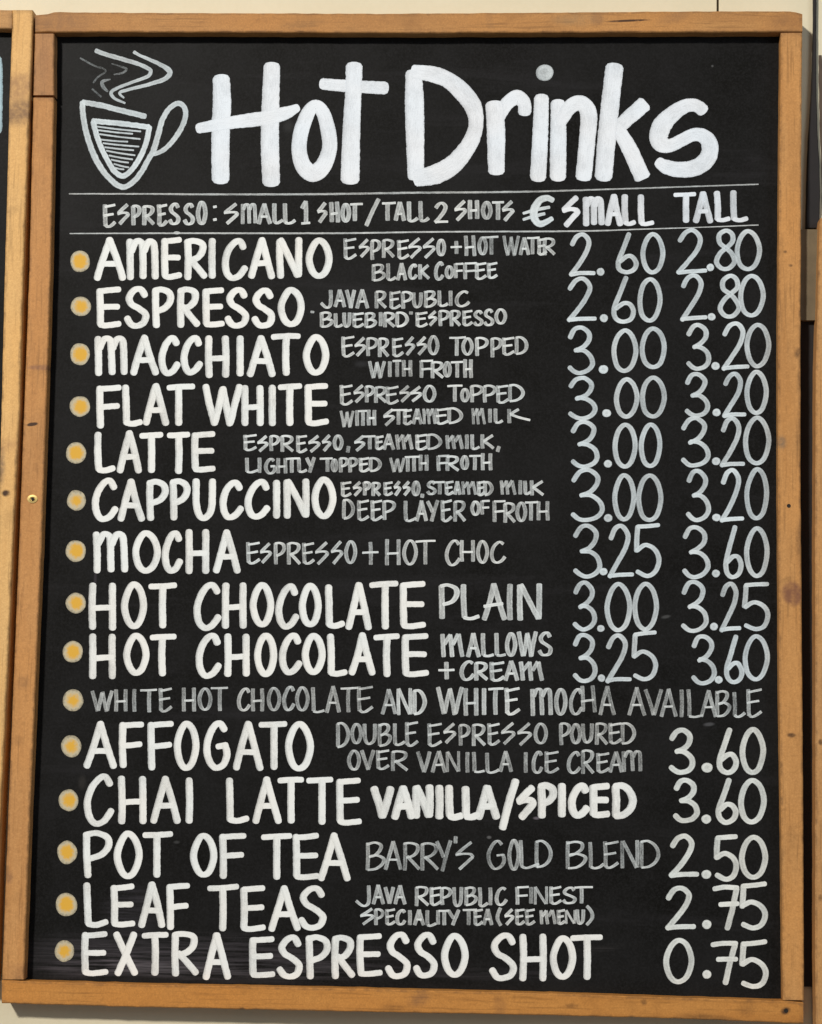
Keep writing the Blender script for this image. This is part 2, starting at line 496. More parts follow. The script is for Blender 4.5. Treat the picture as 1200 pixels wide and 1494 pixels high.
class Ink:
    """Collects marker strokes as slightly domed ribbons of paint on the slate, joined into one part."""

    def __init__(self, plane=SLATE):
        self.V, self.F, self.A, self.U, self.plane = [], [], [], [], plane

    def stroke(self, pts, width, dens, cap=0.55, step=1.6, wob=0.05, closed=False, taper=0.0):
        """pts surveyed; width: number, function(direction sine) or taken from the points' third value."""
        p, Ln = resample(catmull(pts), step)
        n = len(p)
        COUNT[0] += 1
        lift = 0.00006 + 0.000005 * (COUNT[0] * 7 % 31)
        sd = random.uniform(0, 900)
        rnd = random.random()
        ring = (-1.0, -0.72, -0.3, 0.3, 0.72, 1.0)
        dome = (0.0, 0.75, 1.0, 1.0, 0.75, 0.0)
        b0 = len(self.V)
        st = []
        for i in range(n):
            a, b = p[max(0, i - 1)], p[min(n - 1, i + 1)]
            if closed and i in (0, n - 1):
                a, b = p[n - 2], p[1]
            dx, dy = b[0] - a[0], b[1] - a[1]
            m = math.hypot(dx, dy) or 1
            dx, dy = dx / m, dy / m
            if len(p[i]) > 2:
                w_ = p[i][2]
            elif callable(width):
                w_ = width(abs(dy))
            else:
                w_ = width
            d_ = dens(abs(dy)) if callable(dens) else dens
            st.append([p[i][0], p[i][1], dx, dy, w_, d_])
        if not closed:
            # rounded ends
            def end(s, sign):
                x, y, dx, dy, w_, d_ = s
                res = []
                for q in (0.5, 0.85, 1.0):
                    e = cap * w_ / 2 * math.sin(q * math.pi / 2)
                    ww = w_ * max(0.18 if cap > 0.3 else 0.6, math.cos(q * math.pi / 2) ** 0.75)
                    res.append([x + sign * dx * e, y + sign * dy * e, dx, dy, ww, d_])
                return res
            st = end(st[0], -1)[::-1] + st + end(st[-1], 1)
        n = len(st)
        run = 0
        for i, (x, y, dx, dy, w_, d_) in enumerate(st):
            if i:
                run += math.hypot(x - st[i - 1][0], y - st[i - 1][1])
            f = run * 0.16
            if closed:
                f = 2 * math.sin(math.pi * 2 * i / (n - 1)) + 2
            l_ = 1 + wob * (mnoise.noise(Vector((f, sd, 0))) * 1.6 + 0.5 * mnoise.noise(Vector((f * 5, sd, 4)))) + random.uniform(-0.4, 0.4) * wob
            r_ = 1 + wob * (mnoise.noise(Vector((f, sd, 9))) * 1.6 + 0.5 * mnoise.noise(Vector((f * 5, sd, 14)))) + random.uniform(-0.4, 0.4) * wob
            if closed and i == n - 1:
                l_, r_ = self._first
            if i == 0:
                self._first = (l_, r_)
            for v, h in zip(ring, dome):
                k = w_ / 2 * v * (l_ if v < 0 else r_)
                q = at(x - dy * k, y + dx * k, self.plane - lift - 0.00002 * h)
                self.V.append(q)
                self.A.append((d_, abs(v), rnd, 0.5 + 0.5 * v * dy))
                self.U.append((run * MM + rnd * 3, v * w_ / 2 * MM + rnd))
        m = len(ring)
        for i in range(n - 1):
            for j in range(m - 1):
                a = b0 + i * m + j
                self.F.append((a, a + 1, a + m + 1, a + m))

    def blob(self, x, y, rx, ry, dens, n=20, rings=((1, 1, 0), (0.72, 0.72, 0.7), (0.35, 0.35, 1)), off=(0, 0), hot=1.0):
        COUNT[0] += 1
        lift = 0.00006 + 0.000005 * (COUNT[0] * 7 % 31)
        b0 = len(self.V)
        sd = random.uniform(0, 99)
        for (r, e, h) in rings:
            for k in range(n):
                a = 2 * math.pi * k / n
                j = 1 + 0.07 * mnoise.noise(Vector((math.cos(a) * 1.3, math.sin(a) * 1.3, sd)))
                self.V.append(at(x + off[0] * (1 - r) + rx * r * j * math.cos(a), y + off[1] * (1 - r) + ry * r * j * math.sin(a), self.plane - lift - 0.00003 * h))
                self.A.append((dens, 1 - (1 - e) * hot if hot != 1 else e, 0.5, 0.5))
                self.U.append((a * 0.003, r * 0.004))
        self.V.append(at(x + off[0], y + off[1], self.plane - lift - 0.00003))
        self.A.append((dens, 0, 0.5, 0.5))
        self.U.append((0, 0))
        for q in range(len(rings) - 1):
            for k in range(n):
                a, b = b0 + q * n + k, b0 + q * n + (k + 1) % n
                self.F.append((a, b, b + n, a + n))
        c0 = b0 + len(rings) * n
        for k in range(n):
            self.F.append((c0 - n + k, c0 - n + (k + 1) % n, c0))

    def build(self, name, mat, parent, label=None):
        o = mesh(name, self.V, self.F, mat, parent, label, smooth=True)
        me = o.data
        ca_ = me.color_attributes.new('paint', 'FLOAT_COLOR', 'POINT')
        flat = [x for a in self.A for x in a]
        ca_.data.foreach_set('color', flat)
        uv = me.uv_layers.new(name='stroke')
        idx = [0] * len(me.loops)
        me.loops.foreach_get('vertex_index', idx)
        uv.data.foreach_set('uv', [x for i in idx for x in self.U[i]])
        return o


# letter shapes: strokes in a unit box, x to the right, y up. 's' = one smooth stroke, 'l' = one straight pull per pair
G = {
    'A': [('l', (.5, 1), (0, 0)), ('l', (.5, 1), (1, 0)), ('l', (.22, .36), (.78, .36))],
    'Aw': [('l', (.5, 1), (0.03, 0)), ('l', (.5, 1), (1, 0)), ('l', (.03, .36), (.93, .44))],
    'B': [('l', (.06, 1), (.06, 0)), ('s', (.0, .93), (.45, 1), (.82, .93), (.8, .74), (.5, .56), (.15, .48)), ('s', (.15, .5), (.6, .54), (1, .42), (.92, .22), (.55, .05), (.06, 0))],
    'C': [('s', (.93, .84), (.74, 1), (.45, .95), (.16, .74), (0, .45), (.08, .15), (.35, 0), (.7, .06), (1, .26))],
    'C2': [('s', (.9, .9), (.6, 1), (.2, .8), (0, .45), (.1, .12), (.4, 0), (.75, .1), (1, .3))],
    'D': [('l', (.05, .97), (.05, .02)), ('s', (0, .97), (.4, 1), (.8, .84), (1, .55), (.88, .26), (.5, .06), (.05, 0))],
    'E': [('l', (.03, .97), (.05, .05)), ('l', (.03, .96), (.97, 1)), ('l', (.08, .52), (.92, .53)), ('s', (.05, .03), (.35, 0), (1, .04))],
    'E2': [('l', (.08, 1), (.12, .05)), ('l', (.08, .9), (1, 1)), ('l', (0, .5), (.85, .58)), ('s', (.12, .1), (.3, 0), (.6, .04), (1, .2))],
    'F': [('l', (.05, .98), (.08, 0)), ('l', (.05, .97), (1, 1)), ('l', (.1, .48), (.92, .52))],
    'G': [('s', (.85, .86), (.62, 1), (.3, .88), (.05, .55), (.08, .22), (.4, 0), (.8, .08), (1, .3), (.9, .5)), ('l', (.55, .47), (.95, .5))],
    'H': [('l', (.04, 1), (.04, 0)), ('l', (.94, 1), (.96, 0)), ('l', (.06, .45), (.94, .47))],
    'H2': [('l', (.05, .98), (.12, .02)), ('l', (.85, 1), (1, 0)), ('l', (.0, .4), (.95, .46))],
    'I': [('l', (.5, 1), (.5, 0))],
    'J': [('s', (1, 1), (1, .3), (.85, .05), (.5, 0), (0, .25))],
    'K': [('l', (.08, 1), (.1, 0)), ('l', (.95, .95), (.2, .52)), ('l', (.2, .55), (1, .02))],
    'Kw': [('l', (.2, .95), (.22, .02)), ('l', (.55, .95), (.25, .6)), ('s', (.25, .6), (.6, .38), (1, .2))],
    'L': [('l', (.06, 1), (.12, .05)), ('s', (.12, .03), (.5, 0), (1, .06))],
    'L2': [('l', (.06, 1), (.1, .06)), ('s', (.1, .06), (.35, .0), (.7, .06), (1, .16))],
    'm': [('l', (.04, .98), (.06, 0)), ('s', (.1, .72), (.25, .96), (.42, .97), (.5, .8), (.53, .03)), ('s', (.56, .72), (.7, .96), (.86, .97), (.94, .8), (.97, .03))],
    'M': [('l', (.02, 1), (.1, 0)), ('l', (.12, .55), (.4, .98)), ('l', (.4, .98), (.5, 0)), ('l', (.55, .55), (.78, 1)), ('l', (.82, 1), (1, 0))],
    'N': [('l', (.04, .97), (.06, 0)), ('l', (.08, .98), (.9, .03)), ('l', (.96, 1), (.95, .03))],
    'O': [('c', (.5, 1), (.2, .85), (0, .5), (.15, .15), (.47, 0), (.8, .12), (1, .48), (.84, .84), (.5, 1))],
    'P': [('l', (.05, .97), (.1, 0)), ('s', (.0, .96), (.45, 1), (.92, .9), (1, .7), (.7, .5), (.15, .4))],
    'R': [('l', (.05, .97), (.05, 0)), ('s', (.0, .96), (.4, 1), (.85, .92), (.88, .72), (.6, .54), (.15, .46)), ('l', (.2, .5), (1, .03))],
    'S': [('s', (.9, .84), (.7, 1), (.38, .97), (.1, .78), (.22, .6), (.6, .48), (.95, .3), (.85, .08), (.5, 0), (.2, .04), (0, .2))],
    'Z': [('l', (.88, 1), (.06, .56)), ('s', (0, .53), (.45, .58), (.85, .56), (.97, .44)), ('l', (.97, .46), (.2, 0))],
    'T': [('l', (0, .97), (1, 1)), ('l', ('stem', .95), ('stem', 0))],
    'U': [('s', (.02, 1), (.06, .35), (.25, .03), (.55, 0), (.88, .25), (.95, 1))],
    'V': [('l', (.02, 1), (.5, .02)), ('l', (.96, 1), (.52, .02))],
    'W': [('l', (.0, 1), (.25, .02)), ('l', (.28, .05), (.5, .9)), ('l', (.5, .95), (.72, .0)), ('l', (.74, .05), (1, 1))],
    'X': [('l', (.02, 1), (.98, 0)), ('l', (.95, 1), (.08, 0))],
    'Y': [('l', (0, .96), (.5, .45)), ('l', (1, 1), (.4, 0))],
    '+': [('l', (.5, 1), (.52, 0)), ('l', (0, .52), (1, .55))],
    '/': [('l', (1, 1), (0, 0))],
    '(': [('s', (.9, 1), (.2, .65), (.1, .35), (1, 0))],
    ')': [('s', (.05, 1), (.8, .7), (.9, .35), (0, 0))],
    ',': [('l', (.7, 1), (.25, 0))],
    "'": [('l', (.6, 1), (.4, 0))],
    '.': [],
    ':': [('l', (0, .95), (1, 1)), ('l', (0, 0), (1, .05))],
    '1': [('l', (.5, 1), (.55, .02)), ('l', (.05, .7), (.5, .98)), ('l', (0, 0), (1, .03))],
    '0': [('c', (.5, 1), (.17, .84), (0, .5), (.13, .14), (.47, 0), (.82, .13), (1, .5), (.84, .85), (.5, 1))],
    '2': [('s', (.05, .76), (.25, .95), (.55, 1), (.8, .82), (.68, .56), (.35, .26), (0, .0)), ('s', (0, .0), (.4, .03), (1, .04))],
    '3': [('s', (.02, .8), (.22, .97), (.52, 1), (.80, .88), (.80, .72), (.58, .58), (.26, .49)), ('s', (.30, .505), (.60, .49), (.88, .37), (.96, .2), (.78, .06), (.45, 0), (.2, .03), (0, .12))],
    '5': [('l', (.12, .96), (.98, 1)), ('l', (.12, .95), (.06, .5)), ('s', (.08, .5), (.45, .6), (.85, .5), (1, .3), (.85, .08), (.5, 0), (.1, .08))],
    '6': [('s', (.62, 1), (.3, .62), (.05, .3), (.1, .1), (.45, 0), (.85, .06), (1, .24), (.8, .4), (.5, .42), (.15, .3))],
    '7': [('s', (0, .96), (.45, 1), (.98, .98)), ('l', (.95, .95), (.55, 0)), ('l', (.25, .58), (1, .6))],
    '8': [('c', (.55, 1), (.18, .88), (.2, .68), (.55, .55), (.85, .4), (1, .2), (.7, .02), (.3, .02), (.03, .2), (.25, .42), (.6, .56), (.92, .72), (.88, .9), (.55, 1))],
}
STY = {  # width upright, width level, density upright, density level, end cap, box inset share
    'item': (10.6, 8.4, 0.95, 1.0, 0.75),
    'head': (9.4, 6.0, 0.80, 0.96, 0.6),
    'van': (11.8, 9.6, 0.93, 1.0, 0.6),
    'note': (5.7, 2.9, 0.50, 1.0, 0.2),
    'noteb': (6.6, 3.3, 0.60, 1.0, 0.25),
    'plain': (8.4, 4.4, 0.68, 1.0, 0.4),
    'price': (7.6, 6.0, 0.66, 0.90, 0.8),
    'priceb': (8.7, 7.2, 0.74, 0.93, 0.8),
    'faint': (5.8, 2.9, 0.40, 0.86, 0.2),
}


def letter(ink, ch, x0, x1, y0, y1, sty, stem=None, jit=0.014):
    wv, wh, dv, dh, cap = STY[sty]
    if sty[0] in 'nf' and ch in 'MWmN':
        wv *= max(0.6, min(1.0, (x1 - x0) / 30))
    if ch == '.':
        ink.blob((x0 + x1) / 2, (y0 + y1) / 2, (x1 - x0) / 2, (y1 - y0) / 2, (dv + dh) / 2 + .05)
        return
    ix = wv * 0.46
    if ch in 'LFET' or ch in ('E2', 'L2', '+', ':'):
        ixr = wh * 0.45
    else:
        ixr = ix
    ixl = wh * .45 if ch in ('T', '+', ':') else ix
    if ch == 'I':
        ixl = ixr = (x1 - x0) / 2
    iy = wh * 0.46
    X0, X1, Y0, Y1 = x0 + ixl, x1 - ixr, y0 + iy, y1 - iy
    dmul = random.uniform(0.94, 1.06)

    def P(p):
        u, v = p
        if u == 'stem':
            x = stem if stem else (X0 + X1) / 2
        else:
            x = X0 + (X1 - X0) * (u + random.uniform(-jit, jit))
        return (x, Y1 - (Y1 - Y0) * (v + random.uniform(-jit, jit) * 0.7))

    def W(s):
        return (wh + (wv - wh) * s ** 1.3)

    def D(s):
        return min(1.1, (dh + (dv - dh) * s ** 1.2) * dmul)
    for st in G[ch]:
        pts = [P(p) for p in st[1:]]
        if st[0] == 'c':
            pts[-1] = pts[0]
            ink.stroke(pts, W, D, cap, closed=True)
        elif st[0] == 's':
            ink.stroke(pts, W, D, cap)
        else:
            (xa, ya), (xb, yb) = pts
            L = math.hypot(xb - xa, yb - ya)
            nx, ny = -(yb - ya) / L, (xb - xa) / L
            k = random.uniform(-0.018, 0.018) * L
            ink.stroke([(xa, ya), ((xa + xb) / 2 + nx * k, (ya + yb) / 2 + ny * k), (xb, yb)], W, D, cap)


P_title = paint('white_title_paint', (0.90, 0.925, 0.965), 0.24, 0.04, 0.08, 0.80)
P_item = paint('warm_white_paint', (0.95, 0.94, 0.90), 0.30, 0.0, 0.08, 0.62)
P_note = paint('thin_grey_marker', (0.88, 0.90, 0.88), 0.42, 0.32, 0.12)
P_price = paint('cool_white_marker', (0.82, 0.88, 0.90), 0.32, 0.20, 0.22)


P_low = paint('soft_white_marker', (0.89, 0.90, 0.85), 0.32, 0.16, 0.20)


def write(name, mat, sty, text, label=None, parent=board):
    ink = Ink()
    for tok in text.split():
        ch, rest = tok.split('=')
        v = [float(q) for q in rest.split(',')]
        s2 = sty
        if sty == 'white row':
            s2 = 'noteb' if 570 < v[0] < 829 else 'faint'
        letter(ink, ch, v[0], v[1], v[2], v[3], s2, v[4] if len(v) > 4 else None)
    return ink.build(name, mat, parent, label)



# ------------------------------------------------------------------ title
ink = Ink()
for pts, capv in [
        ([(323, 114, 25), (324, 150, 27), (322, 200, 27), (322, 262, 26)], .5),
        ([(397, 96, 24), (395, 150, 26), (394, 210, 27), (396, 266, 26)], .5),
        ([(290, 187, 15), (327, 180, 18), (380, 173, 21), (413, 166, 20), (434, 157, 12)], .6),
        ([(517, 96, 25), (516, 130, 24), (513, 190, 26), (511, 262, 28)], .5),
        ([(471, 122, 17), (505, 125, 18), (562, 128, 19)], .6),
        ([(604, 105, 24), (605, 150, 28), (606, 200, 27), (607, 259, 24)], .35),
        ([(603, 104, 20), (632, 108, 24), (655, 117, 24), (675, 134, 27), (690, 154, 26), (695, 176, 22), (691, 198, 23), (680, 218, 25), (661, 240, 28), (636, 254, 29), (607, 260, 24)], .35),
        ([(721.5, 152, 26), (724, 190, 27), (724.5, 250, 24)], .45),
        ([(728, 172, 17), (740, 151, 20), (755, 141.5, 22), (765, 150, 20), (766, 163, 20)], .6),
        ([(790.5, 143, 22), (789, 190, 23), (785.5, 258, 24)], .6),
        ([(814.5, 150, 21), (815, 200, 24), (814.5, 258, 24)], .55),
        ([(818, 178, 18), (833, 155, 22), (849, 150.5, 23), (859, 166, 25), (857, 205, 24), (852, 258, 24)], .5),
        ([(897, 98, 27), (891, 150, 27), (886, 200, 27), (881, 258, 26)], .5),
        ([(898, 190, 20), (915, 174, 22), (941, 151, 23)], .3),
        ([(900, 186, 20), (918, 215, 23), (938, 259, 24)], .25),
        ([(1026, 161, 19), (1020, 155.5, 19), (1011, 153, 19.5), (999, 155, 20.5), (982, 166, 24), (967, 182, 28), (961.5, 197, 28), (965.5, 209, 26), (978, 212, 20), (994, 205, 19), (1010, 197, 19), (1024, 197, 21), (1035, 207, 24), (1035.5, 225, 25), (1026, 238, 25), (1010, 246, 24), (990, 247, 23), (972, 243, 21), (961.5, 236, 16)], .55)]:
    ink.stroke([(x, y, q * 0.99) for x, y, q in pts], 20, 0.95, capv, step=2.2, wob=0.035)
ink.stroke([(461, 153.5, 17), (450, 164, 20), (440, 190, 22), (436.5, 214, 22), (440, 236, 23), (449, 249, 25), (460, 252, 25), (473, 240, 24), (481, 216, 22), (479, 190, 22), (472, 165, 20), (461, 153.5, 17)], 20, 0.97, .5, step=2.2, wob=0.03, closed=True)
ink.build('title_lettering', P_title, board, 'large white brush lettering reading Hot Drinks')
ink = Ink()
ink.blob(794.8, 105.5, 13.0, 12.2, 0.70)
ink.build('title_dot', P_price, board, 'pale blue dot above the letter i of the title')

# ------------------------------------------------------------------ cup drawing
def cp(x, y):
    return (100 + x / 6.316, 60 + y / 6.316)


ink = Ink()


def draw(pts, wid, dens, cap=.6, wob=.10):
    if isinstance(wid, (list, tuple)):
        pts = [cp(*p) + (wd,) for p, wd in zip(pts, wid)]
    else:
        pts = [cp(*p) + (wid,) for p in pts]
    ink.stroke(pts, 5, dens, cap, wob=wob)


draw([(705, 690), (500, 640), (300, 590), (135, 560)], 8, .78)
draw([(130, 562), (130, 640), (150, 780), (190, 930), (250, 1080), (330, 1210), (430, 1310), (510, 1343), (590, 1300), (665, 1215), (735, 1090), (785, 1000), (830, 850), (862, 730), (920, 630), (1000, 572), (1062, 600), (1080, 680), (1040, 800), (955, 925), (870, 1005), (790, 1040)],
     [8, 8.4, 8.6, 8.8, 9, 8.6, 8.4, 8, 8, 8, 8, 8.5, 8.5, 8.2, 7.8, 7.6, 7.8, 7.8, 7.8, 7.4, 7, 6], .80)
draw([(225, 735), (480, 757), (740, 790)], 8, .84)
draw([(745, 790), (725, 900), (675, 1040), (600, 1160), (530, 1230), (480, 1238), (410, 1180), (330, 1040), (270, 900), (228, 745)], 8, .83)
for x0, ya, x1, yb in [(262, 785, 665, 830), (272, 818, 590, 852), (285, 855, 660, 900), (300, 905, 545, 925), (320, 938, 648, 970), (335, 975, 600, 1003), (350, 1008, 612, 1050), (375, 1052, 590, 1088), (395, 1090, 552, 1118), (420, 1130, 555, 1162), (430, 1165, 510, 1180)]:
    draw([(x0, ya), ((x0 + x1) / 2, (ya + yb) / 2 + 3), (x1, yb)], 2.4, .74)
draw([(255, 85), (330, 115), (500, 165), (650, 210), (735, 250), (758, 280), (725, 325), (600, 372), (460, 425), (393, 470), (425, 525), (520, 568)], [7, 6.5, 6.5, 6.2, 6, 6, 5.2, 4.4, 4.8, 5.2, 4.2, 3], .64)
draw([(605, 98), (660, 130), (800, 190), (900, 245), (935, 290), (880, 350), (720, 402), (560, 442), (470, 475), (510, 520)], [5, 4.6, 5.6, 7.2, 8, 7, 5.2, 4.8, 4.4, 2.4], .72)
draw([(110, 155), (240, 225), (320, 250), (340, 280), (270, 330), (230, 380)], 2.6, .17)
draw([(400, 205), (490, 235), (535, 255), (500, 290), (420, 305)], [1.5, 2.5, 4, 3, 2], .2)
draw([(385, 350), (310, 372), (322, 420), (360, 460)], [2, 5, 6, 3], .3)
draw([(220, 440), (300, 510)], 3, .14)
ink.build('cup_drawing', P_price, board, 'chalk drawing of a steaming cup with a looped handle')

# ------------------------------------------------------------------ ruled lines
for pts in ([(101, 282.5, 1.8), (200, 282.6, 2.2), (300, 283.2, 2.6), (460, 283, 2.8), (600, 281, 2.8), (760, 279.5, 2.6), (900, 275.5, 2), (1107, 268.5, 1.8)],
            [(102, 340.5, 1.6), (257, 340, 2.2), (490, 340, 2.4), (640, 338, 2.2), (840, 337, 2.2), (940, 334, 1.6), (1020, 331.5, 1.3), (1107, 328, 1.6)]):
    ink = Ink()
    ink.stroke(pts, 2, 0.62, .5, step=4, wob=.14)
    if pts[0][1] > 300:
        ink.blob(258, 339.5, 5, 2.2, .7)
    ink.build('ruled_line', P_note, board)

# ------------------------------------------------------------------ bullets
bt = NT('bullet_paint')
a_ = bt.n('ShaderNodeAttribute', attribute_name='paint')
sp = bt.n('ShaderNodeSeparateColor')
bt.l(a_.outputs['Color'], sp.inputs[0])
oc = bt.n('ShaderNodeTexCoord').outputs['Object']
ns = bt.noise(oc, 330, 3, 0.6)
r_ = bt.math('ADD', sp.outputs[1], bt.math('MULTIPLY', bt.math('SUBTRACT', ns, 0.5), 0.6))
cc_ = bt.mix(bt.rng(r_, 0.42, 0.86, 0, 1, True), (0.78, 0.43, 0.04), (0.58, 0.51, 0.35))
cc_ = bt.mix(bt.rng(r_, 0.82, 1.10, 0, 0.8), cc_, (0.10, 0.085, 0.06))
bt.l(cc_, bt.b.inputs['Base Color'])
bt.b.inputs['Roughness'].default_value = 0.7
BUL = [(116.7, 381, 14.5, 16), (118, 446.7, 15, 14.3), (116.7, 516.7, 14.7, 16), (116.7, 592.7, 15, 15), (111, 661, 14.5, 16), (111.7, 730, 14, 14.7),
       (110.7, 804, 15, 15.6), (110.7, 880, 14.8, 15), (106, 951, 15, 16), (106.7, 1021.7, 15, 16), (104, 1089, 14.8, 16.2), (100, 1168, 14.8, 16),
       (98, 1244, 14.6, 17), (97, 1320, 15.5, 17.4), (94, 1388, 14, 15.8)]
for (x, y, rx, ry) in BUL:
    ink = Ink()
    ink.blob(x, y, rx, ry, 1, n=28, rings=((1, 1, 0), (.85, .85, .6), (.6, .6, 1), (.4, .4, 1), (.2, .2, 1)), off=(random.uniform(-.5, 3), random.uniform(-1.5, 1.5)), hot=random.uniform(.72, 1.12))
    ink.build('bullet', bt.m, board)

# ------------------------------------------------------------------ small heading and column headings
write('heading_note', P_note, 'noteb', """E2=149,169.5,297,332 Z=169,190.7,297,328 P=190.7,206.5,298.5,329 R=206.7,227,299,329 E2=228,245,297,330 S=245,264,296,328 S=266.7,285,296,328
O=286,303,293,328 :=310,317.5,299.5,322 Z=324.5,350,296,327 m=350.7,376,296,327.5 A=374.7,397,296,327.5 L2=397,414,295.5,326.7 L2=412,432,295.5,327.5 1=437,455.5,292,327.5
Z=461,479,294.7,325 H2=480,496.5,293,325 O=497,512.5,296,324 T=510,531,296,323,518 /=532,556,289,330 T=556.8,578.7,294,322.5,566 A=574.7,592.7,293.5,322.5 L2=593,611,293,324
L2=610,627,292.5,324 2=632.5,657,294.7,325.5 Z=661,683,292,322 H=682.7,700,291,320 O=702,719,293,320 T=717,737,293,321.5,727 Z=730.7,752,292,323""",
      'thin grey lettering reading ESPRESSO: SMALL 1 SHOT / TALL 2 SHOTS')
ink = Ink()
ink.stroke([(807, 292, 8), (798, 288.5, 9), (787, 293, 10.5), (779.5, 307, 12), (781, 320, 11), (790, 326.5, 9.5), (806, 318.5, 7)], 7, .97, .5)
ink.stroke([(764, 311, 4), (782, 306, 5), (802, 302, 4.6)], 4, .85, .5)
ink.stroke([(764, 320, 4), (780, 315, 5), (795, 311.5, 4.6)], 4, .85, .5)
ink.build('euro_sign', P_price, board, 'white chalk euro sign')
write('column_heading', P_title, 'head', "Z=818,848,285,331 m=850,883,286,329.5 A=882.5,910,283,329.5 L=907,929,283,329 L=930,955.5,283,329.5", 'white lettering reading SMALL')
write('column_heading', P_title, 'head', "T=982.7,1017,280,325,1001.5 A=1011.7,1041,279,325.5 L=1041,1067,278,324 L=1065,1093,277,323.5", 'white lettering reading TALL')

